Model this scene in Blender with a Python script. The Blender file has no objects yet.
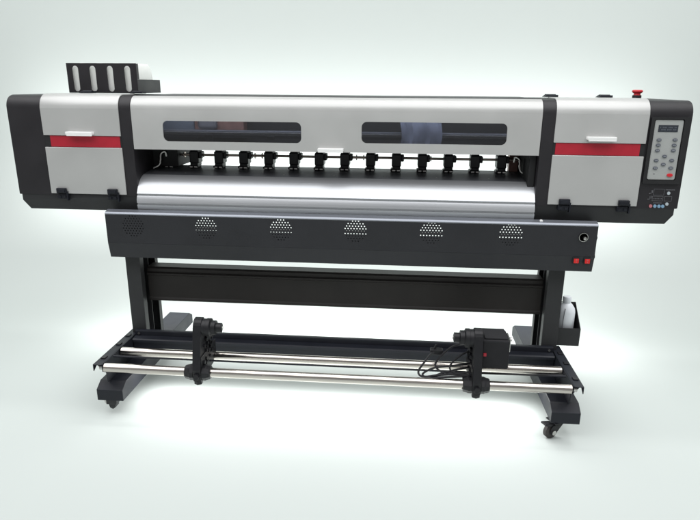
import bpy, bmesh, math, random
from mathutils import Vector, Matrix
random.seed(7)
S = bpy.context.scene
COL = S.collection

# ---------------------------------------------------------------- camera
F_, PITCH, YAW, ROLL = 585.997, 0.28954, 0.0821, 0.00727
cd = bpy.data.cameras.new("camera"); cam = bpy.data.objects.new("camera", cd); COL.objects.link(cam)
cd.sensor_width = 36; cd.lens = F_ / 700 * 36; cd.clip_start = 0.05; cd.clip_end = 200
fwd = Vector((-math.sin(YAW)*math.cos(PITCH), math.cos(YAW)*math.cos(PITCH), -math.sin(PITCH)))
rt = Vector((math.cos(YAW), math.sin(YAW), 0)); up = rt.cross(fwd)
r2 = rt*math.cos(ROLL) + up*math.sin(ROLL); u2 = -rt*math.sin(ROLL) + up*math.cos(ROLL)
cam.matrix_world = Matrix.Translation((0.23675, -2.3064, 1.29769)) @ Matrix((r2, u2, -fwd)).transposed().to_4x4()
S.camera = cam

# ---------------------------------------------------------------- world and lamps
w = bpy.data.worlds.new("World"); S.world = w; w.use_nodes = True
w.node_tree.nodes['Background'].inputs['Color'].default_value = (0.98, 0.99, 1.0, 1)
w.node_tree.nodes['Background'].inputs['Strength'].default_value = 0.34

def area(name, loc, aim, sx, sy, power, color=(1, 1, 1), spread=180):
    l = bpy.data.lights.new(name, 'AREA'); l.shape = 'RECTANGLE'; l.size = sx; l.size_y = sy
    l.energy = power; l.color = color; l.spread = math.radians(spread)
    o = bpy.data.objects.new(name, l); COL.objects.link(o); o.location = loc
    o.rotation_euler = (Vector(aim) - Vector(loc)).to_track_quat('-Z', 'Y').to_euler()
    return o
area("overhead_softbox", (0.0, -1.35, 3.4), (0, -0.7, 0), 7.5, 2.8, 178, (0.98, 0.99, 1.0))
area("backdrop_fill_light", (0, 0.50, 3.6), (0, 1.75, 1.3), 12.0, 0.3, 90)  # added fill above the frame, lifts the backdrop tone
area("halo_fill_light", (-0.25, 1.34, 0.88), (-0.25, 1.75, 0.88), 4.1, 0.62, 19)  # added fill hidden behind the machine, makes the white halo
area("under_fill_light", (0, -0.12, 0.125), (0, -0.20, 0), 1.62, 0.12, 6)  # added fill hidden under the beam, whitens the floor
area("left_overhang_fill", (-1.16, 0.06, 0.775), (-1.18, -0.15, 0), 0.24, 0.30, 1.1)  # added fill hidden under the housing, lifts the shadow by the foot
area("right_overhang_fill", (1.17, 0.06, 0.775), (1.18, -0.20, 0), 0.20, 0.30, 1.3)  # same added fill on the right side
area("rear_fill_light", (0, 0.45, 0.40), (0, 0.75, 0), 2.6, 0.2, 17)  # added fill hidden behind the legs, whitens the rear floor
S.view_settings.view_transform = 'Standard'; S.view_settings.look = 'None'
S.view_settings.exposure = 0.0; S.view_settings.gamma = 1.0
S.cycles.max_bounces = 8

# ---------------------------------------------------------------- materials
def mat(name, base, rough=0.5, metal=0.0, noise=0.0, nscale=40.0, bump=0.0, bscale=400.0, stretch=(1, 1, 1),
        rnoise=0.0, coat=0.0, alpha=1.0, trans=0.0, spec=0.5, emit=None, estr=0.0):
    m = bpy.data.materials.new(name); m.use_nodes = True
    nt = m.node_tree; b = nt.nodes['Principled BSDF']
    b.inputs['Base Color'].default_value = (*base, 1); b.inputs['Roughness'].default_value = rough
    b.inputs['Metallic'].default_value = metal; b.inputs['Coat Weight'].default_value = coat
    b.inputs['Alpha'].default_value = alpha; b.inputs['Transmission Weight'].default_value = trans
    b.inputs['Specular IOR Level'].default_value = spec
    if emit: b.inputs['Emission Color'].default_value = (*emit, 1); b.inputs['Emission Strength'].default_value = estr
    tc = nt.nodes.new('ShaderNodeTexCoord'); mp = nt.nodes.new('ShaderNodeMapping')
    mp.inputs['Scale'].default_value = stretch; nt.links.new(tc.outputs['Object'], mp.inputs['Vector'])
    if noise or rnoise:
        n = nt.nodes.new('ShaderNodeTexNoise'); n.inputs['Scale'].default_value = nscale; n.inputs['Detail'].default_value = 5
        nt.links.new(mp.outputs['Vector'], n.inputs['Vector'])
        if noise:
            mx = nt.nodes.new('ShaderNodeMapRange'); mx.inputs['From Min'].default_value = 0.3; mx.inputs['From Max'].default_value = 0.7
            mx.inputs['To Min'].default_value = 1 - noise; mx.inputs['To Max'].default_value = 1 + noise
            nt.links.new(n.outputs['Fac'], mx.inputs['Value'])
            vm = nt.nodes.new('ShaderNodeVectorMath'); vm.operation = 'SCALE'; vm.inputs[0].default_value = base
            nt.links.new(mx.outputs['Result'], vm.inputs['Scale']); nt.links.new(vm.outputs['Vector'], b.inputs['Base Color'])
        if rnoise:
            mr = nt.nodes.new('ShaderNodeMapRange'); mr.inputs['From Min'].default_value = 0.3; mr.inputs['From Max'].default_value = 0.7
            mr.inputs['To Min'].default_value = max(0, rough - rnoise); mr.inputs['To Max'].default_value = rough + rnoise
            nt.links.new(n.outputs['Fac'], mr.inputs['Value']); nt.links.new(mr.outputs['Result'], b.inputs['Roughness'])
    if bump:
        n2 = nt.nodes.new('ShaderNodeTexNoise'); n2.inputs['Scale'].default_value = bscale; n2.inputs['Detail'].default_value = 3
        nt.links.new(mp.outputs['Vector'], n2.inputs['Vector'])
        bp = nt.nodes.new('ShaderNodeBump'); bp.inputs['Strength'].default_value = bump; bp.inputs['Distance'].default_value = 0.001
        nt.links.new(n2.outputs['Fac'], bp.inputs['Height']); nt.links.new(bp.outputs['Normal'], b.inputs['Normal'])
    return m

SILVER = mat("silver_paint", (0.50, 0.50, 0.49), 0.36, 0.30, noise=0.035, nscale=5, bump=0.2, bscale=700, rnoise=0.06)
BLACK = mat("black_powder_coat", (0.016, 0.0145, 0.017), 0.45, spec=0.4, noise=0.12, nscale=9, bump=0.35, bscale=700, rnoise=0.06)
BLUEBLACK = mat("blue_black_steel", (0.012, 0.0135, 0.019), 0.48, spec=0.28, noise=0.15, nscale=10, bump=0.3, bscale=700, rnoise=0.06)
MOTOR = mat('matt_grey_plastic', (0.020, 0.020, 0.022), 0.7, noise=0.1, nscale=20, bump=0.2, bscale=300, spec=0.2)
CHARCOAL = mat('charcoal_powder_coat', (0.0185, 0.019, 0.0225), 0.45, noise=0.1, nscale=6, bump=0.4, bscale=650, rnoise=0.06, spec=0.4)
CROSS = mat('black_steel_bar', (0.019, 0.0165, 0.0155), 0.5, noise=0.2, nscale=5, bump=0.3, bscale=600, spec=0.3)
GREYBLACK = mat("dark_grey_steel", (0.025, 0.0255, 0.027), 0.5, spec=0.35, noise=0.1, nscale=8, bump=0.3, bscale=600)
PLASTIC = mat("black_plastic", (0.009, 0.009, 0.011), 0.45, spec=0.35, noise=0.2, nscale=30, bump=0.2, bscale=300)
DARK = mat("dark_interior", (0.008, 0.008, 0.009), 0.7, noise=0.2, nscale=20)
ALU = mat("brushed_aluminium", (0.50, 0.51, 0.53), 0.38, 0.66, noise=0.05, nscale=3, stretch=(0.6, 90, 90), rnoise=0.05)
SATIN = mat("satin_blue_steel", (0.27, 0.285, 0.32), 0.4, 0.7, noise=0.03, nscale=5, stretch=(1, 30, 30))
DARKALU = mat("dark_anodised_plate", (0.17, 0.175, 0.195), 0.45, 0.6, noise=0.15, nscale=8, stretch=(1, 20, 20), rnoise=0.08)
STEEL = mat("polished_steel", (0.56, 0.52, 0.48), 0.2, 1.0, noise=0.08, nscale=7, stretch=(1, 8, 8), rnoise=0.08)
RED = mat("red_vinyl", (0.40, 0.012, 0.028), 0.4, noise=0.08, nscale=25)
REDB = mat("red_plastic", (0.6, 0.02, 0.03), 0.3)
REDSW = mat("red_rocker", (0.45, 0.006, 0.006), 0.3, emit=(1, 0.03, 0.02), estr=0.15)
WHITE = mat("white_handle", (0.85, 0.85, 0.84), 0.35)
PANEL = mat("grey_keypad", (0.36, 0.37, 0.36), 0.5, noise=0.03, nscale=20)
LCD = mat("lcd_glass", (0.03, 0.035, 0.045), 0.2)
KEY = mat("keypad_button", (0.09, 0.10, 0.12), 0.5)
KEYIN = mat("keypad_button_print", (0.28, 0.29, 0.32), 0.5)
PRINTG = mat("grey_print", (0.11, 0.11, 0.12), 0.6)
PRINTW = mat("white_print", (0.42, 0.47, 0.50), 0.5)
PRINTB = mat("blue_print", (0.20, 0.34, 0.48), 0.5)
PRINTP = mat("pink_print", (0.45, 0.16, 0.18), 0.5)
TANK = mat("translucent_plastic", (0.88, 0.90, 0.86), 0.4, noise=0.04, nscale=15)
TANK.node_tree.nodes["Principled BSDF"].inputs["Subsurface Weight"].default_value = 0.6
TANK.node_tree.nodes["Principled BSDF"].inputs["Subsurface Scale"].default_value = 0.05
TANK.node_tree.nodes["Principled BSDF"].inputs["Subsurface Radius"].default_value = (1, 1, 1)
BOTTLE = mat("white_bottle_plastic", (0.68, 0.71, 0.74), 0.4, noise=0.04, nscale=12)
RUBBER = mat("wheel_rubber", (0.035, 0.03, 0.028), 0.6, noise=0.2, nscale=30)
CHROME = mat("zinc_plated", (0.55, 0.54, 0.52), 0.3, 1.0, noise=0.1, nscale=30)
BRONZE = mat("oiled_bronze", (0.36, 0.30, 0.26), 0.35, 0.9, noise=0.2, nscale=20)
BROWN = mat("brown_mechanism_reflection", (0.21, 0.115, 0.095), 0.5, 0.3, noise=0.25, nscale=30)
BLUEGREY = mat("blue_grey_reflection", (0.12, 0.14, 0.17), 0.6)  # colour of a window reflection, put on an added plate
BLUEREFLECT = mat("pale_blue_reflection", (0.24, 0.26, 0.33), 0.7, noise=0.2, nscale=14)  # colour of a window reflection, put on an added sheet
BACK = mat("pale_backdrop", (0.540, 0.580, 0.560), 0.9, noise=0.004, nscale=2, spec=0.1)

def glass_mat():
    m = bpy.data.materials.new("tinted_window"); m.use_nodes = True; nt = m.node_tree
    for n in list(nt.nodes): nt.nodes.remove(n)
    o = nt.nodes.new('ShaderNodeOutputMaterial'); mix = nt.nodes.new('ShaderNodeMixShader')
    t = nt.nodes.new('ShaderNodeBsdfTransparent'); t.inputs['Color'].default_value = (0.42, 0.43, 0.46, 1)
    g = nt.nodes.new('ShaderNodeBsdfGlossy'); g.inputs['Roughness'].default_value = 0.06
    fr = nt.nodes.new('ShaderNodeFresnel'); fr.inputs['IOR'].default_value = 1.7
    nt.links.new(fr.outputs[0], mix.inputs[0]); nt.links.new(t.outputs[0], mix.inputs[1])
    nt.links.new(g.outputs[0], mix.inputs[2]); nt.links.new(mix.outputs[0], o.inputs[0])
    return m
GLASS = glass_mat()

# ---------------------------------------------------------------- mesh helpers
def box(bm, x0, x1, y0, y1, z0, z1, bev=0.0, seg=2):
    r = bmesh.ops.create_cube(bm, size=1.0)
    vs = r['verts']
    for v in vs:
        v.co = Vector((x0 + (v.co.x+.5)*(x1-x0), y0 + (v.co.y+.5)*(y1-y0), z0 + (v.co.z+.5)*(z1-z0)))
    if bev > 0:
        es = list({e for v in vs for e in v.link_edges})
        bmesh.ops.bevel(bm, geom=es, offset=bev, segments=seg, affect='EDGES', profile=0.5)
    return bm

def prism(bm, pts, axis, a0, a1, bev=0.0):
    """pts: closed 2D polygon; axis X: pts=(y,z); Y: pts=(x,z); Z: pts=(x,y)"""
    def P(p, a):
        return {'X': (a, p[0], p[1]), 'Y': (p[0], a, p[1]), 'Z': (p[0], p[1], a)}[axis]
    v0 = [bm.verts.new(P(p, a0)) for p in pts]; v1 = [bm.verts.new(P(p, a1)) for p in pts]
    n = len(pts); fs = [bm.faces.new(v0), bm.faces.new(v1[::-1])]
    for i in range(n): fs.append(bm.faces.new((v0[i], v1[i], v1[(i+1) % n], v0[(i+1) % n])))
    bmesh.ops.recalc_face_normals(bm, faces=fs)
    if bev > 0:
        es = [e for e in {e for f in fs[:2] for e in f.edges}]
        bmesh.ops.bevel(bm, geom=es, offset=bev, segments=2, affect='EDGES', profile=0.5)
    return bm

def cyl(bm, c, axis, r, l, seg=32, r2=None, bev=0.0):
    """centre c, along axis, length l"""
    ret = bmesh.ops.create_cone(bm, cap_ends=True, segments=seg, radius1=r, radius2=r if r2 is None else r2, depth=l)
    q = Vector((0, 0, 1)).rotation_difference(Vector(axis)).to_matrix().to_4x4()
    M = Matrix.Translation(c) @ q
    for v in ret['verts']: v.co = M @ v.co
    if bev > 0:
        es = [e for e in {e for v in ret['verts'] for e in v.link_edges} if len(e.link_faces) == 2 and
              max(len(f.verts) for f in e.link_faces) > 4]
        bmesh.ops.bevel(bm, geom=es, offset=bev, segments=2, affect='EDGES', profile=0.5)
    return bm

def lathe(bm, c, axis, prof, seg=32):
    """prof: list of (radius, height along axis)"""
    q = Vector((0, 0, 1)).rotation_difference(Vector(axis)).to_matrix().to_4x4(); M = Matrix.Translation(c) @ q
    rings = [[bm.verts.new(M @ Vector((r*math.cos(2*math.pi*k/seg), r*math.sin(2*math.pi*k/seg), h))) for k in range(seg)] for r, h in prof]
    fs = []
    for a, b in zip(rings, rings[1:]):
        for k in range(seg): fs.append(bm.faces.new((a[k], a[(k+1) % seg], b[(k+1) % seg], b[k])))
    fs.append(bm.faces.new(rings[0][::-1])); fs.append(bm.faces.new(rings[-1]))
    bmesh.ops.recalc_face_normals(bm, faces=fs)
    return bm

def tube(bm, pts, r, seg=8, smooth=True):
    pts = [Vector(p) for p in pts]
    if smooth:
        P = [pts[0]] + pts + [pts[-1]]; out = []
        for i in range(1, len(P)-2):
            for k in range(8):
                t = k/8; a, b, c, d = P[i-1:i+3]
                out.append(0.5*((2*b) + (-a+c)*t + (2*a-5*b+4*c-d)*t*t + (-a+3*b-3*c+d)*t**3))
        out.append(pts[-1]); pts = out
    rings = []
    for i, p in enumerate(pts):
        d = (pts[min(i+1, len(pts)-1)] - pts[max(i-1, 0)]).normalized()
        n = d.cross(Vector((0.1, 0.3, 1))).normalized(); b = d.cross(n)
        rings.append([bm.verts.new(p + r*(n*math.cos(2*math.pi*k/seg) + b*math.sin(2*math.pi*k/seg))) for k in range(seg)])
    for a, b in zip(rings, rings[1:]):
        for k in range(seg): bm.faces.new((a[k], a[(k+1) % seg], b[(k+1) % seg], b[k]))
    bm.faces.new(rings[0][::-1]); bm.faces.new(rings[-1])
    return bm

def rrect(cx, cy, w_, h, r, n=6):
    o = []
    for sx, sy, a0 in ((1, 1, 0), (-1, 1, 90), (-1, -1, 180), (1, -1, 270)):
        for k in range(n+1):
            a = math.radians(a0 + 90*k/n)
            o.append((cx + sx*(w_/2-r) + r*math.cos(a), cy + sy*(h/2-r) + r*math.sin(a)))
    return o
def circ(cx, cy, r, n=24, ph=0): return [(cx + r*math.cos(2*math.pi*k/n+ph), cy + r*math.sin(2*math.pi*k/n+ph)) for k in range(n)]

def plate(bm, outer, holes, thick, M):
    """flat plate with real openings: outline and holes in 2D, given thickness, placed by matrix M (local xy -> plate)"""
    cu = bpy.data.curves.new("tmp", 'CURVE'); cu.dimensions = '2D'; cu.fill_mode = 'BOTH'; cu.extrude = thick/2
    for loop in [outer] + holes:
        s = cu.splines.new('POLY'); s.points.add(len(loop)-1); s.use_cyclic_u = True
        for p, q in zip(s.points, loop): p.co = (q[0], q[1], 0, 1)
    o = bpy.data.objects.new("tmp", cu); COL.objects.link(o)
    dg = bpy.context.evaluated_depsgraph_get(); dg.update()
    me = bpy.data.meshes.new_from_object(o.evaluated_get(dg)); me.transform(M); bm.from_mesh(me)
    bpy.data.objects.remove(o); bpy.data.curves.remove(cu); bpy.data.meshes.remove(me)
    return bm
def XZ(y): return Matrix.Translation((0, y, 0)) @ Matrix.Rotation(math.pi/2, 4, 'X')   # local (x,y)->world (x,z)

ROOT = {}
def make(name, bm, m, parent=None, smooth=False, label=None):
    bmesh.ops.remove_doubles(bm, verts=bm.verts, dist=1e-6)
    me = bpy.data.meshes.new(name); bm.to_mesh(me); bm.free(); me.materials.append(m)
    o = bpy.data.objects.new(name, me); COL.objects.link(o)
    if smooth:
        for p in me.polygons: p.use_smooth = True
        me.update()
        # split shading at sharp edges
        b2 = bmesh.new(); b2.from_mesh(me)
        for e in b2.edges:
            if len(e.link_faces) == 2 and e.calc_face_angle(0) > math.radians(38): e.smooth = False
        b2.to_mesh(me); b2.free()
    if parent is not None:
        o.parent = parent
        p = parent; M = Matrix()
        while p is not None: M = p.matrix_basis @ M; p = p.parent
        o.matrix_parent_inverse = M.inverted() if parent.parent is None else parent_world(parent).inverted()
    if label: o['label'] = label
    return o
_make1 = make
def make(name, bm, m, parent=None, smooth=False, label=None, split=False):
    """split: each loose piece becomes an object of its own; returns the list"""
    if not split: return _make1(name, bm, m, parent, smooth, label)
    left = set(bm.verts); out = []
    while left:
        st = [left.pop()]; isl = set(st)
        while st:
            v = st.pop()
            for e in v.link_edges:
                q = e.other_vert(v)
                if q not in isl: isl.add(q); left.discard(q); st.append(q)
        nb = bmesh.new(); mp = {v: nb.verts.new(v.co) for v in isl}
        for f in {f for v in isl for f in v.link_faces}:
            try: nb.faces.new([mp[v] for v in f.verts])
            except ValueError: pass
        out.append(_make1(name, nb, m, parent, smooth, label))
    bm.free()
    return out
def parent_world(o):
    M = o.matrix_basis.copy()
    if o.parent is not None: M = parent_world(o.parent) @ o.matrix_parent_inverse @ M
    return M
def B(): return bmesh.new()
def tag(o, label, cat, group=None):
    o['label'] = label; o['category'] = cat
    if group: o['group'] = group

# ---------------------------------------------------------------- setting: seamless studio sweep
def sweep():
    bm = B(); yb, R, N = 1.75, 0.95, 24
    prof = [(-9.0, 0), (-3, 0), (yb-R, 0)]
    for k in range(1, N+1):
        a = math.pi/2*k/N; prof.append((yb-R+R*math.sin(a), R-R*math.cos(a)))
    prof.append((yb, 4.2))
    xs = [-8, 8]
    rows = [[bm.verts.new((x, y, z)) for x in xs] for y, z in prof]
    for a, b in zip(rows, rows[1:]):
        f = bm.faces.new((a[0], a[1], b[1], b[0]))
    o = make('floor', bm, BACK, smooth=True)
    for e in o.data.edges: e.use_edge_sharp = False
    o['kind'] = 'structure'
    return o
sweep()

# ---------------------------------------------------------------- the printer
PR = bpy.data.objects.new('wide_format_printer', None); COL.objects.link(PR); PR.location = (0, 0.15, 0)
tag(PR, "wide black and silver inkjet printer with red stripes on a black two-legged stand", "printer")

def arc(cy, cz, r, a0, a1, n=8):
    return [(cy + r*math.cos(math.radians(a0+(a1-a0)*k/n)), cz + r*math.sin(math.radians(a0+(a1-a0)*k/n))) for k in range(n+1)]

ZT = 1.253; RC = 0.05; DEP = 0.48
def housing(x0, x1, outer, doors, red, side, lab):
    bm = B()
    prof = [(0.0, 0.853)] + arc(RC, ZT-RC, RC, 180, 90) + arc(DEP-.03, ZT-.03, .03, 90, 0, 4) + [(DEP, 0.853)]
    # opening behind doors is painted panels; outer body with rounded outer end
    prism(bm, prof, 'X', x0, x1, bev=0.006)
    # base pan under the body
    s = 1 if outer > 0 else -1
    xo, xi = (x1, x0) if s > 0 else (x0, x1)
    pts = [(xi, 0.789), (xi, 0.853), (xo - s*0.012, 0.853), (xo - s*0.012, 0.828), (xo - s*0.034, 0.789)]
    bmb = B(); prism(bmb, pts, 'Y', 0.012, DEP-.01)
    # front lip of the pan, folded inwards at the bottom
    for v in bmb.verts:
        if v.co.y < 0.05:
            v.co.y = 0.002 if v.co.z > 0.82 else 0.016
    h = make('end_housing', bm, BLACK, PR, smooth=True, label=lab)
    make('base_pan', bmb, GREYBLACK, h)
    d0, d1 = doors
    # upper lid wraps over the front edge
    t = 0.006
    o1 = [(-t, 1.097), (-t, ZT-RC)] + arc(RC, ZT-RC, RC+t, 180, 90) + [(0.16, ZT+t)]
    i1 = [(0.16, ZT+.0005)] + arc(RC, ZT-RC, RC+.0005, 90, 180) + [(-.0005, 1.097)]
    bm = B(); prism(bm, o1 + i1, 'X', d0, d1, bev=0.0015); make('upper_lid', bm, SILVER, h, smooth=True)
    bm = B(); box(bm, d0, d1, -0.007, -0.0008, 0.860, 1.050, 0.002); make('lower_door', bm, SILVER, h)
    bm = B(); box(bm, red[0], red[1], -0.0025, -0.0006, 1.0515, 1.0955); make('red_stripe', bm, RED, h)
    bm = B()
    for a, b in ((d0, red[0]-.0005), (red[1]+.0005, d1)): box(bm, a, b, -0.002, -0.0006, 1.0515, 1.0955)
    make('stripe_end', bm, DARK, h, split=True)
    # lid hinges on the roof
    for hx in side['hinges']:
        bm = B(); prism(bm, [(hx-.028, ZT+.0065), (hx+.026, ZT+.0065), (hx+.026, ZT+.015), (hx-.018, ZT+.015)], 'Y', 0.145, 0.19, bev=0.002)
        cyl(bm, (hx, 0.168, ZT+.014), (1, 0, 0), 0.0035, 0.042, 12)
        make('lid_hinge', bm, BLUEBLACK, h)
    # latches at the lower edge of the door
    for lx in side['latches']:
        bm = B()
        box(bm, lx-.021, lx+.021, -.019, -.0072, .862, .884, .003)
        box(bm, lx-.017, lx+.017, -.022, -.0192, .867, .879, .001)
        box(bm, lx-.023, lx+.019, -.012, .0, .838, .859, .002)
        box(bm, lx-.020, lx-.006, -.016, -.0122, .842, .852, .001)
        box(bm, lx+.002, lx+.015, -.016, -.0122, .842, .852, .001)
        box(bm, lx+.0195, lx+.025, -.016, .0, .832, .870, .001)
        la = make('latch', bm, BLUEBLACK, h)
    # pull handle
    a, b, z = side['handle']
    bm = B(); box(bm, a, b, -.030, -.0062, z-.005, z+.006, .0015); box(bm, a+.004, b, -.030, -.026, z-.010, z-.0045, .001)
    make('pull_handle', bm, WHITE, h)
    return h
HL = housing(-1.345, -0.829, -1, (-1.199, -0.876), (-1.174, -0.882),
        dict(hinges=(-1.083, -0.864), latches=(-1.149, -0.931), handle=(-1.093, -0.984, 1.107)),
        "left end housing with two silver doors and red stripe")
HR = housing(0.767, 1.306, 1, (0.815, 1.150), (0.824, 1.133),
        dict(hinges=(0.826, 1.034), latches=(0.877, 1.099), handle=(0.931, 1.036, 1.115)),
        "right end housing with silver doors, red stripe and keypad")

# control keypad
bm = B(); plate(bm, rrect(1.2265, 1.0715, .136, .245, .004), [rrect(1.2235, 1.0745, .106, .225, .006)], .008, XZ(-.0045))
CP = make('control_panel', bm, DARK, PR, label="keypad with dark display, oval buttons and one red button")
bm = B(); plate(bm, rrect(1.2235, 1.0745, .100, .219, .006), [], .004, XZ(-.0025)); make('keypad_plate', bm, PANEL, CP)
bm = B(); box(bm, 1.187, 1.257, -.0058, -.0046, 1.141, 1.166, .0005); make('display', bm, LCD, CP)
bm = B(); 
for k in range(2):
    for i in range(14):
        if (i*7+k*3) % 5: box(bm, 1.193+i*.0042, 1.1957+i*.0042, -.00632, -.0059, 1.147+k*.008, 1.1515+k*.008)
make('display_text', bm, KEY, CP)
for i, (bx, bz) in enumerate([(1.195, 1.112), (1.252, 1.113), (1.195, 1.093), (1.252, 1.093), (1.195, 1.073), (1.252, 1.074),
               (1.224, 1.052), (1.196, 1.036), (1.252, 1.037), (1.224, 1.022), (1.197, 1.008), (1.253, 1.009)]):
    bm = B(); e = [(bx+.0085*math.cos(a*math.pi/10), bz+.0058*math.sin(a*math.pi/10)) for a in range(20)]
    prism(bm, e, 'Y', -.0085, -.0046, bev=.0006); k = make('button', bm, KEY, CP, smooth=True)
    bm = B()
    for dx in (-.0035, 0, .0035): box(bm, bx+dx-.0012, bx+dx+.0012, -.0092, -.0086, bz-.0018, bz+.0018)
    make('button_print', bm, KEYIN, k)
bm = B(); e = [(1.253+.0105*math.cos(a*math.pi/10), .982+.0065*math.sin(a*math.pi/10)) for a in range(20)]
prism(bm, e, 'Y', -.0090, -.0046, bev=.0006); make('button', bm, REDB, CP, smooth=True, label="red stop button at the bottom of the keypad")
bm = B(); box(bm, 1.193, 1.199, -.005, -.0046, .984, .9865); make('keypad_print', bm, PRINTG, CP)

# small printed port legends under the keypad
def frame(bm, x0, x1, z0, z1, t=.0012, y=-.0012):
    box(bm, x0, x1, y, y+.0008, z0, z0+t); box(bm, x0, x1, y, y+.0008, z1-t, z1)
    box(bm, x0, x0+t, y, y+.0008, z0+t, z1-t); box(bm, x1-t, x1, y, y+.0008, z0+t, z1-t)
bm = B(); frame(bm, 1.207, 1.246, .904, .928); frame(bm, 1.205, 1.245, .882, .901); frame(bm, 1.249, 1.277, .882, .901)
for (x, z) in ((1.190, .909), (1.188, .887)):
    box(bm, x, x+.006, -.0012, -.0004, z, z+.003); box(bm, x+.007, x+.0085, -.0012, -.0004, z, z+.014); box(bm, x+.011, x+.014, -.0012, -.0004, z+.004, z+.014)
for i in range(8): box(bm, 1.250+i*.0043, 1.2532+i*.0043, -.0012, -.0004, .924, .9275)
for i in range(7): box(bm, 1.212+i*.0045, 1.2152+i*.0045, -.0012, -.0004, .873, .876)
for i in range(6): box(bm, 1.211+i*.0055, 1.2135+i*.0055, -.0012, -.0004, .889, .893); 
PL = make('port_legend', bm, PRINTG, PR)
for x, z, r, m in ((1.262, .913, .006, PRINTW), (1.262, .871, .006, PRINTW), (1.203, .862, .0062, PRINTP), (1.219, .862, .0062, PRINTB), (1.234, .862, .0062, PRINTB), (1.248, .862, .0062, PRINTB)):
    bm = B(); cyl(bm, (x, -.0022, z), (0, -1, 0), r, .0034, 20, bev=.0006); k = make('indicator_light', bm, m, PL, smooth=True)

# emergency stop on the roof
bm = B(); cyl(bm, (1.170, .2, ZT+.008), (0, 0, 1), .017, .016, 28, bev=.002); ES = make('emergency_stop', bm, PLASTIC, PR, smooth=True)
bm = B(); lathe(bm, (1.170, .2, ZT+.016), (0, 0, 1), [(.013, 0), (.012, .006), (.018, .010), (.0205, .014), (.0195, .018), (.015, .020)]); make('red_cap', bm, REDB, ES, smooth=True)

# front cover with two windows
X0, X1 = -0.8285, 0.7665
WIN = [(-0.703, -0.148, 1.079, 1.159), (0.088, 0.641, 1.083, 1.164)]
bm = B(); ty = .004
holes = [rrect((a+b)/2, (c+d)/2, b-a, d-c, .02) for a, b, c, d in WIN]
plate(bm, [(X0, 1.046), (X1, 1.046), (X1, ZT-RC), (X0, ZT-RC)], holes, .004, XZ(ty))
yo, yi = ty-.002, ty+.002
cc = [(yo, ZT-RC-.0005)] + arc(yo+RC, ZT-RC, RC, 180, 95) + arc(yo+RC, ZT-RC, RC-.004, 95, 180) + [(yi, ZT-RC-.0005)]
prism(bm, cc, 'X', X0, X1)
box(bm, X0, X1, yi, yi+.02, 1.046, 1.049)
FC = make('front_cover', bm, SILVER, PR, smooth=True)
for a, b, c, d in WIN:
    bm = B(); box(bm, a-.008, b+.008, yi+.0006, yi+.0026, c-.008, d+.008); make('window', bm, GLASS, FC)
bm = B(); box(bm, -.081, .019, -.024, .0016, 1.052, 1.062, .0015); box(bm, -.079, .019, -.024, -.020, 1.047, 1.0525, .001); make('pull_handle', bm, WHITE, FC)

# added fill light in the carriage housing, brightens the window view
area('housing_fill_light', (0, .032, 1.240), (0, .11, 1.10), 1.5, .02, 6.0, (0.9, 0.95, 1.0))
# carriage housing behind the cover
bm = B()
box(bm, X0+.001, X1-.001, .055, .48, ZT-.004, ZT+.0015, .001)
box(bm, X0+.001, X1-.001, .476, .480, 1.052, ZT-.0045)
box(bm, X0+.001, X1-.001, .0262, .4755, 1.047, 1.051)
HB = make('carriage_housing', bm, BLACK, PR)
bm = B(); box(bm, X0+.002, X1-.002, .09, .13, 1.088, 1.118, .002); make('carriage_rail', bm, DARKALU, PR)
bm = B(); box(bm, X0+.002, X1-.002, .080, .0895, 1.100, 1.111, .001); make('rail_strip', bm, CHROME, PR)
bm = B(); box(bm, X0+.002, X1-.002, .20, .25, 1.055, 1.20, .003); make('carriage_beam', bm, DARK, PR)
bm = B(); box(bm, -.62, -.41, .134, .195, 1.085, 1.20, .006); PC = make('brown_reflection_block', bm, BROWN, PR)  # added brown block imitating a reflection in the left window
bm = B(); box(bm, -.60, -.52, .120, .1335, 1.12, 1.185, .012, 3); make('reflection_cap', bm, PRINTG, PC)
bm = B(); box(bm, -.80, -.625, .150, .190, 1.07, 1.21, .004); make('grey_reflection_plate', bm, BLUEGREY, PR)  # added plate imitating the blue-grey reflection in the left window
bm = B(); box(bm, -.55, -.515, .040, .049, 1.078, 1.105, .003); box(bm, -.30, -.27, .060, .085, 1.085, 1.10, .002); make('cable_clip', bm, PLASTIC, PR, split=True)
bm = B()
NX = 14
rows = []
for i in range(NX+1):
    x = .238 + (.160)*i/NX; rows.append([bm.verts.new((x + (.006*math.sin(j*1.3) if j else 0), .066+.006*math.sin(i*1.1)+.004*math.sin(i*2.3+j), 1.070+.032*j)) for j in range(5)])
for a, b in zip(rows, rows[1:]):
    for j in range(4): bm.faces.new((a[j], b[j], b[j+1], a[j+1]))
bmesh.ops.solidify(bm, geom=list(bm.faces), thickness=.002); make('blue_reflection_sheet', bm, BLUEREFLECT, PR, smooth=True)  # added sheet imitating a pale blue reflection in the right window

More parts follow.
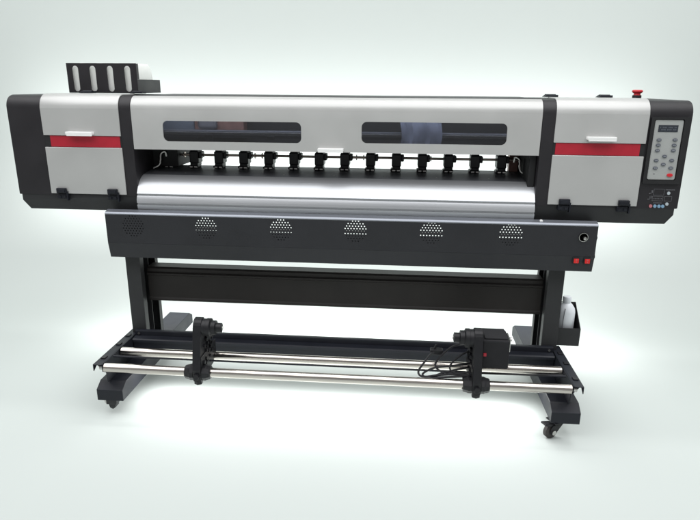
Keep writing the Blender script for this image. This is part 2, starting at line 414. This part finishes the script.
# platen: curved aluminium apron of the paper path and its dark top plate
pr = [(-.013, .793), (-.021, .822), (-.014, .8235), (-.014, .8295), (-.021, .831), (-.0195, .845), (-.0125, .859), (-.008, .8605), (-.008, .8665), (-.0135, .868),
      (-.006, .880), (.003, .894), (.015, .908), (.030, .920), (.048, .930), (.066, .9355)]
inn = [(y+.006, z-.006) for y, z in pr[::-1]]; inn[-1] = (-.007, .793)
bm = B(); prism(bm, pr + inn, 'X', -.8285, .7665); make('platen_front', bm, ALU, PR, smooth=True)
tp = [(.0665, .936), (.11, .941), (.165, .947), (.25, .953), (.27, .950), (.28, .93), (.272, .92), (.26, .944), (.165, .940), (.11, .934), (.0675, .9295)]
bm = B(); prism(bm, tp, 'X', -.8285, .7665); PT = make('platen_top', bm, DARKALU, PR, smooth=True)
bm = B()
for k in range(7): cyl(bm, (-.66+k*.21, .10, .9385), (0, -.2, 1), .003, .003, 10)
make('platen_screw', bm, CHROME, PT, split=True)

# pinch shaft and pinch rollers
bm = B(); cyl(bm, (-.03, .215, 1.003), (1, 0, 0), .0055, 1.56, 14)
for x in (-.70, -.675, -.386, -.355, .055, .085, .34, .37):
    cyl(bm, (x, .215, 1.003), (1, 0, 0), .012, .004, 14)
make('pinch_shaft', bm, BRONZE, PR, smooth=True)
px = [-.756 + k*(.665+.756)/13 for k in range(14)]
bm = B(); x = px[0]
box(bm, x-.023, x+.017, .183, .245, .969, 1.022, .005)
box(bm, x-.019, x+.013, .190, .240, 1.018, 1.031, .004)
box(bm, x-.012, x+.007, .195, .236, 1.027, 1.037, .003)
box(bm, x+.015, x+.029, .192, .236, .990, 1.018, .004)
box(bm, x-.020, x+.014, .180, .235, .958, .972, .003)
box(bm, x-.027, x+.016, .176, .225, .951, .962, .003)
P0 = make('pinch_roller', bm, PLASTIC, PR)
bm = B()
for dx in (-.013, .007): cyl(bm, (x+dx, .177, .9545), (1, 0, 0), .0055, .012, 14)
W0S = make('nip_wheel', bm, CHROME, P0, split=True)
for k in range(1, 14):
    o = P0.copy(); COL.objects.link(o); o.location = P0.location + Vector((px[k]-px[0], 0, 0)); o.parent = PR; o.matrix_parent_inverse = P0.matrix_parent_inverse.copy()
    for W0 in W0S: c = W0.copy(); COL.objects.link(c); c.parent = o; c.matrix_parent_inverse = W0.matrix_parent_inverse.copy()

# mechanism blocks closing the ends of the paper gap
bm = B(); box(bm, -.828, -.716, .17, .40, .955, 1.046, .004); box(bm, .722, .766, .27, .40, .95, 1.046, .003); box(bm, .740, .766, .03, .40, .90, 1.0455, .003); make('end_block', bm, DARK, PR, split=True)
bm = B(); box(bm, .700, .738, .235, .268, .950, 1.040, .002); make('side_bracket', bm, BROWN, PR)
for s, x in ((1, -.785), (-1, .728)):
    bm = B(); tube(bm, [(x-s*.03, .14, .952), (x-s*.005, .145, .965), (x, .15, .985), (x+s*.002, .155, 1.01), (x+s*.018, .16, 1.02), (x+s*.022, .165, 1.0)], .0045)
    make('lever_arm', bm, CHROME, PR, smooth=True)
bm = B(); cyl(bm, (.792, -.031, .799), (0, -1, .2), .006, .01, 14, bev=.001); make('white_knob', bm, WHITE, PR, smooth=True)

# dryer panel (front apron) with perforated vents
AX0, AX1, AY = -.956, 1.004, -.05
vents = [(-.841, .740), (-.536, .739), (-.228, .740), (.072, .743), (.371, .744), (.678, .745)]
holes = []
for vx, vz in vents:
    p = .0118
    for j in range(-4, 5):
        for i in range(-5, 6):
            x, z = i*p + (p/2 if j % 2 else 0), j*p*.866
            if x*x + z*z < .0445**2: holes.append(circ(vx+x, vz+z, .0026, 8))
bm = B(); plate(bm, [(AX0, .667), (AX1, .667), (AX1, .786), (AX0, .786)], holes, .002, XZ(AY+.001))
prism(bm, [(AY, .6665), (AY+.012, .602), (AY+.016, .602), (AY+.004, .6665)], 'X', AX0, AX1)
# end cheeks
for a in (AX0, AX1-.003):
    prism(bm, [(AY+.003, .785), (AY+.003, .668), (AY+.0165, .603), (.012, .603), (.012, .7845)], 'X', a+.0005, a+.0025)
box(bm, AX0+.001, AX1-.001, AY+.017, .012, .602, .605)
DP = make('dryer_panel', bm, CHARCOAL, PR)
bm = B(); prism(bm, [(AY, .7865), (AY, .790), (AY+.005, .796), (-.0215, .8025), (-.0215, .7865)], 'X', AX0, AX1); make('top_lip', bm, SATIN, DP)
bm = B(); box(bm, AX0+.004, AX1-.004, .004, .0075, .606, .715); box(bm, -.93, -.75, -.02, .004, .7155, .783); make('rear_baffle', bm, DARK, DP, split=True)
bm = B()
for vx, vz in vents[1:]: box(bm, vx-.05, vx+.05, -.035, -.031, vz-.012, vz-.003)
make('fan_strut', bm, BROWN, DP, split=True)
bm = B(); cyl(bm, (.952, AY-.002, .744), (0, -1, 0), .017, .004, 32, bev=.001); KL = make('key_lock', bm, PLASTIC, DP, smooth=True)
bm = B(); lathe(bm, (.952, AY-.004, .744), (0, -1, 0), [(.0175, 0), (.0175, .0015), (.0155, .0016), (.0155, 0)], 32); make('lock_ring', bm, CHROME, KL, smooth=True)
bm = B(); cyl(bm, (.955, AY-.009, .742), (0, -1, 0), .006, .014, 16, bev=.001); make('key_barrel', bm, CHROME, KL, smooth=True)
for sx in (.935, .977):
    bm = B(); box(bm, sx-.013, sx+.013, AY-.004, AY+.004, .636, .662, .002); sw = make('rocker_switch', bm, DARK, DP)
    bm = B(); box(bm, sx-.0095, sx+.0095, AY-.0075, AY-.0042, .640, .658, .0015); rk = make('red_rocker', bm, REDSW, sw)
    bm = B(); plate(bm, circ(sx, .6535, .0028, 12), [circ(sx, .6535, .0017, 12)], .0006, XZ(AY-.0079)); box(bm, sx-.0006, sx+.0006, AY-.0083, AY-.0077, .6425, .648); make('rocker_mark', bm, PRINTP, sw)
bm = B()
for z in (.736, .660): cyl(bm, (AX1+.004, -.02, z), (1, 0, 0), .008, .009, 14, bev=.001)
make('side_bolt', bm, PLASTIC, DP, split=True)

# internal support beam behind the platen
bm = B(); box(bm, -.93, .93, .08, .16, .83, .90, .003); make('support_beam', bm, GREYBLACK, PR)

# stand: legs, crossbar, beam
def leg(xo, xi, s):
    bm = B()
    a, b = min(xo, xi), max(xo, xi)
    box(bm, a, b, .015, .018, .143, .86, .001)                      # front web
    box(bm, a, b, .197, .200, .143, .86, .001)
    box(bm, *(sorted((xo, xo+s*.003))), .0185, .1965, .143, .86)     # outer side
    for y0, y1 in ((.0185, .050), (.170, .1965)): box(bm, *(sorted((xi, xi-s*.003))), y0, y1, .143, .86)
    box(bm, *(sorted((xo+s*.004, xi-s*.004))), .105, .108, .145, .855)
    return make('leg', bm, GREYBLACK, PR)
leg(-.922, -.859, 1); leg(.919, .855, -1)
bm = B()
prism(bm, [(.068, .373), (.068, .382), (.073, .388), (.073, .488), (.066, .494), (.066, .500), (.073, .506), (.073, .520), (.080, .527), (.14, .527), (.14, .373)], 'X', -.855, .851)
make('crossbar', bm, CROSS, PR)
bm = B()
prism(bm, [(.012, .150), (.012, .256), (-.002, .256), (-.004, .252), (-.004, .232), (-.034, .230), (-.040, .226), (-.040, .216), (-.030, .212), (-.030, .176), (-.040, .172), (-.040, .160), (-.030, .150)], 'X', -.902, .902)
make('base_beam', bm, BLUEBLACK, PR)
for s in (-1, 1):
    bm = B(); cyl(bm, (s*.885, -.006, .243), (0, -1, 0), .005, .005, 12); make('beam_bolt', bm, CHROME, PR)

# feet
for s in (-1, 1):
    a, b = (-.948, -.840) if s < 0 else (.840, .948)
    bm = B(); prism(bm, [(-.291, .073), (-.291, .119), (-.252, .143), (.493, .143), (.532, .119), (.532, .073)], 'X', a, b, bev=.002)
    make('foot', bm, BLUEBLACK, PR)
    # roller bracket: upright plate with folded flange
    bm = B(); xp = s*.905; xf = s*.9425
    prism(bm, [(-.268, .1435), (-.275, .19), (-.300, .205), (-.300, .236), (.014, .236), (.014, .1435)], 'X', *sorted((xp, xp+s*.003)))
    box(bm, *sorted((xp+s*.0035, xf)), -.303, .060, .2335, .2365, .0005)
    prism(bm, [(-.303, .208), (-.303, .233), (.060, .233), (.060, .222), (-.28, .222)], 'X', *sorted((xf-s*.003, xf)))
    prism(bm, [(xp+s*.0035, .2), (xf-s*.008, .2325), (xp+s*.0035, .2325)], 'Y', -.29, -.287)
    BR = make('roller_bracket', bm, BLUEBLACK, PR)
    bm = B()
    for y in (-.24, -.11, -.02): box(bm, *sorted((xp+s*.012, xf-s*.006)), y-.012, y+.012, .2368, .241, .001)
    make('bracket_tab', bm, PLASTIC, BR, split=True)
    bm = B()
    for y in (-.289, -.141): cyl(bm, (xp+s*.010, y, .2185), (1, 0, 0), .009, .013, 18, bev=.001)
    make('shaft_end', bm, CHROME, BR, smooth=True, split=True)

# casters
def caster(x, y, rot, full=True, lab=None):
    e_loc = Vector((x, y, 0)); Mr = Matrix.Translation(e_loc) @ Matrix.Rotation(rot, 4, 'Z')
    bm = B()
    box(bm, -.028, .028, -.026, .026, .068, .0728, .001)
    cyl(bm, (0, 0, .064), (0, 0, 1), .020, .008, 24)
    for sx in (-1, 1):
        prism(bm, [(-.036, .028), (-.028, .018), (-.018, .018), (-.004, .030), (.022, .060), (-.024, .060), (-.036, .045)] , 'X', *sorted((sx*.0145, sx*.0175)))
    box(bm, -.0175, .0175, -.024, .022, .056, .0605, .001)
    bm.transform(Mr); c = make('caster', bm, PLASTIC, PR, label=lab)
    bm = B(); lathe(bm, (-.011, -.022, .030), (1, 0, 0), [(.018, 0), (.026, .001), (.030, .004), (.030, .018), (.026, .021), (.018, .022)], 36)
    bm.transform(Mr); wv = make('wheel', bm, RUBBER, c, smooth=True)
    bm = B(); cyl(bm, (0, -.022, .030), (1, 0, 0), .0075, .044, 20, bev=.002); bm.transform(Mr); make('axle_bolt', bm, CHROME, c, smooth=True)
    bm = B(); prism(bm, [(-.02, .050), (-.062, .066), (-.060, .072), (-.03, .066), (-.01, .060)], 'X', -.014, .014, bev=.001)
    bm.transform(Mr); make('brake_lever', bm, PLASTIC, c)
    return c
caster(.868, -.262, math.radians(-62), lab="front right caster with brake lever")
caster(.894, .44, math.radians(150)); caster(-.894, .44, math.radians(200))
# left front: caster stub only, wheel left out
bm = B(); box(bm, -.918, -.874, -.285, -.238, .050, .0725, .003); prism(bm, [(-.912, .050), (-.882, .050), (-.884, .034), (-.895, .026), (-.908, .032)], 'Y', -.278, -.245, bev=.002)
LF = make('caster_stub', bm, GREYBLACK, PR)
bm = B(); cyl(bm, (-.921, -.265, .058), (-.5, -1, 0), .008, .02, 16, bev=.001); make('stub_bolt', bm, CHROME, LF, smooth=True)

# take-up rollers
for y in (-.289, -.141):
    bm = B(); cyl(bm, (0, y, .2185), (1, 0, 0), .0182, 1.800, 48, bev=.001); r = make('take_up_roller', bm, STEEL, PR, smooth=True)

# take-up arms
def arm(x0, x1, s, xk0, xk1):
    """plate from x0 to x1; discs stick out to side s"""
    xm = (x0+x1)/2
    bm = B()
    side = [(-.318, .192), (-.322, .240), (-.300, .34), (-.285, .400)] + arc(-.252, .400, .033, 180, 60, 6) + [(-.205, .37), (-.178, .31), (-.12, .26), (-.118, .222), (-.15, .196)]
    prism(bm, side, 'X', x0, x1, bev=.003)
    A = make('take_up_arm', bm, PLASTIC, PR, smooth=False)
    bm = B()      # roller chain cover texture on the inner face
    xs = x1 if s > 0 else x0
    random.seed(3)
    for i in range(34):
        t = i/33; y = -.285+.12*random.random(); z = (.245+.135*t); r = .006+.004*random.random()
        if y > -.12-.9*(z-.24)+.03: y -= .05
        cyl(bm, (xs+s*.004, y, z), (1, 0, 0), r, .010, 8, bev=.001)
    box(bm, *sorted((xs+s*.0005, xs+s*.003)), -.31, -.13, .235, .29)
    make('arm_ribbing', bm, PLASTIC, A)
    bm = B()
    q = Vector((s, 0, 0))
    lathe(bm, (xs, -.252, .393), q, [(.034, 0), (.034, .014), (.036, .015), (.036, .030), (.030, .033), (.028, .034), (.028, .050), (.019, .052), (.019, .072), (.013, .074), (.008, .075)], 36)
    make('core_flange', bm, PLASTIC, A, smooth=True)
    bm = B(); cyl(bm, (xs+s*.076, -.252, .393), q, .007, .004, 14); make('flange_cap', bm, CHROME, A, smooth=True)
    for xa, xb, sg in ((xk0, x0, 1), (x1, xk1, -1)):     # split collar on the lower roller
        L = xb-xa; n = [(.024, 0), (.027, .003), (.030, L*.45), (.0325, L*.6), (.0325, L-.001)]
        bm = B(); lathe(bm, ((xa if sg > 0 else xb), -.289, .2185), (sg, 0, 0), n, 10)
        make('split_collar', bm, PLASTIC, A)
    bm = B(); cyl(bm, (xm, -.302, .184), (0, 0, 1), .017, .016, 6, bev=.002); cyl(bm, (xm, -.325, .215), (0, -1, 0), .012, .012, 8, bev=.002)
    make('lock_knob', bm, PLASTIC, A)
    return A
arm(-.534, -.502, 1, -.572, -.470)
AR = arm(.534, .566, -1, .500, .600)
bm = B(); box(bm, .5665, .668, -.27, -.16, .277, .394, .006); box(bm, .575, .66, -.262, -.168, .3945, .401, .003)
MB = make('take_up_motor', bm, MOTOR, PR)
bm = B(); box(bm, .572, .5835, -.275, -.2702, .330, .342, .001); make('motor_button', bm, RED, MB)
bm = B(); box(bm, .6685, .674, -.25, -.18, .34, .39, .002); cyl(bm, (.68, -.2, .37), (1, 0, 0), .008, .012, 12); make('motor_plug', bm, CHROME, MB)

# power cable loops
bm = B()
tube(bm, [(.532, -.20, .345), (.47, -.20, .335), (.42, -.215, .295), (.40, -.23, .262), (.43, -.25, .245), (.50, -.26, .25), (.545, -.25, .255)], .0042)
tube(bm, [(.54, -.21, .268), (.47, -.23, .265), (.40, -.24, .258), (.355, -.25, .238), (.36, -.26, .228), (.41, -.27, .242), (.47, -.265, .246), (.53, -.27, .25)], .0042)
tube(bm, [(.43, -.18, .300), (.39, -.20, .302), (.355, -.23, .270), (.335, -.25, .240), (.36, -.265, .228), (.45, -.27, .236), (.53, -.265, .241)], .0042)
tube(bm, [(.54, -.22, .258), (.48, -.245, .256), (.42, -.26, .244), (.385, -.27, .229), (.42, -.285, .241), (.48, -.275, .243), (.54, -.27, .246)], .0042)
tube(bm, [(.535, -.21, .325), (.49, -.22, .30), (.455, -.24, .268), (.47, -.26, .250), (.53, -.262, .256)], .0036)
tube(bm, [(.56, -.24, .243), (.64, -.23, .238), (.76, -.22, .235), (.89, -.21, .235)], .0036)
CB = make('power_cable', bm, PLASTIC, PR, smooth=True)
bm = B(); box(bm, .38, .43, -.20, -.17, .290, .312, .004); cyl(bm, (.40, -.185, .32), (.3, 0, 1), .004, .02, 10); make('plug', bm, PLASTIC, CB)
# long thin rod between the rollers
bm = B(); cyl(bm, (0, -.215, .232), (1, 0, 0), .004, 1.80, 12); make('tension_rod', bm, BLUEBLACK, PR)

# bottle tray on the outer side of the right leg
bm = B(); x0, x1, y0, y1, zb, zf, zk = .9215, 1.022, .055, .165, .240, .320, .400
box(bm, x0, x1, y0, y0+.002, zb, zf); box(bm, x0, x1, y1-.002, y1, zb, zk)
prism(bm, [(y0+.0025, zb+.0005), (y0+.0025, zf), (y1-.0025, zk), (y1-.0025, zb+.0005)], 'X', x1-.002, x1)
box(bm, x0, x1-.0025, y0+.0025, y1-.0025, zb, zb+.002)
make('bottle_tray', bm, GREYBLACK, PR)

# ink rack on the roof
RX0, RX1, RY = -1.183, -.877, .20
slots = [rrect(cx, 1.318, .026, .104, .0129, 8) for cx in (-1.145, -1.069, -.993, -.917)]
bm = B(); ZR = ZT+.0065
plate(bm, [(RX0, ZR), (RX1, ZR), (RX1, 1.381), (RX0, 1.381)], slots, .002, XZ(RY))
box(bm, RX0, RX1, .44, .442, ZR, 1.316)
for a in (RX0, RX1-.002):
    box(bm, a, a+.002, RY+.0015, .4395, ZR, 1.316)
    box(bm, a, a+.002, RY+.0015, RY+.02, 1.3165, 1.380)
box(bm, RX0+.0025, RX1-.0025, RY+.0015, .4395, ZR, ZR+.002)
make('ink_rack', bm, BLACK, PR)

# ---------------------------------------------------------------- loose things the printer carries
names = ["leftmost", "second from left", "third from left", "rightmost"]
for i, cx in enumerate((-1.145, -1.069, -.993, -.917)):
    bm = B(); z0 = ZR+.003
    prism(bm, [(.212, z0), (.212, z0+.110), (.220, z0+.118), (.335, z0+.118), (.352, z0+.108), (.372, z0+.085), (.378, z0+.06), (.378, z0)], 'X', cx-.0345, cx+.0345, bev=.005)
    o = make('ink_tank', bm, TANK, None, smooth=True)
    tag(o, f"white translucent ink tank, {names[i]} of four in the black slotted roof rack", "ink tank", "ink tanks in the roof rack")
    bm = B(); cyl(bm, (cx, .27, z0+.1195), (0, 0, 1), .014, .003, 20); make('filler_cap', bm, TANK, o, smooth=True)

bm = B(); c = (.968, .110, .243)
lathe(bm, c, (0, 0, 1), [(.034, 0), (.0385, .005), (.0385, .060), (.0375, .062), (.0385, .064), (.0385, .135), (.035, .150), (.024, .166), (.017, .172), (.0165, .178)], 36)
o = make('waste_bottle', bm, BOTTLE, None, smooth=True)
tag(o, "white plastic bottle standing in the black tray beside the right leg", "bottle")
bm = B(); lathe(bm, (c[0], c[1], c[2]+.1785), (0, 0, 1), [(.0175, 0), (.0180, .002), (.0180, .018), (.016, .022), (.010, .0235)], 28); make('cap', bm, BOTTLE, o, smooth=True)
bm = B(); tube(bm, [(.955, .075, .40), (.95, .070, .35), (.95, .069, .27)], .0015); make('drain_hose', bm, PRINTG, o)
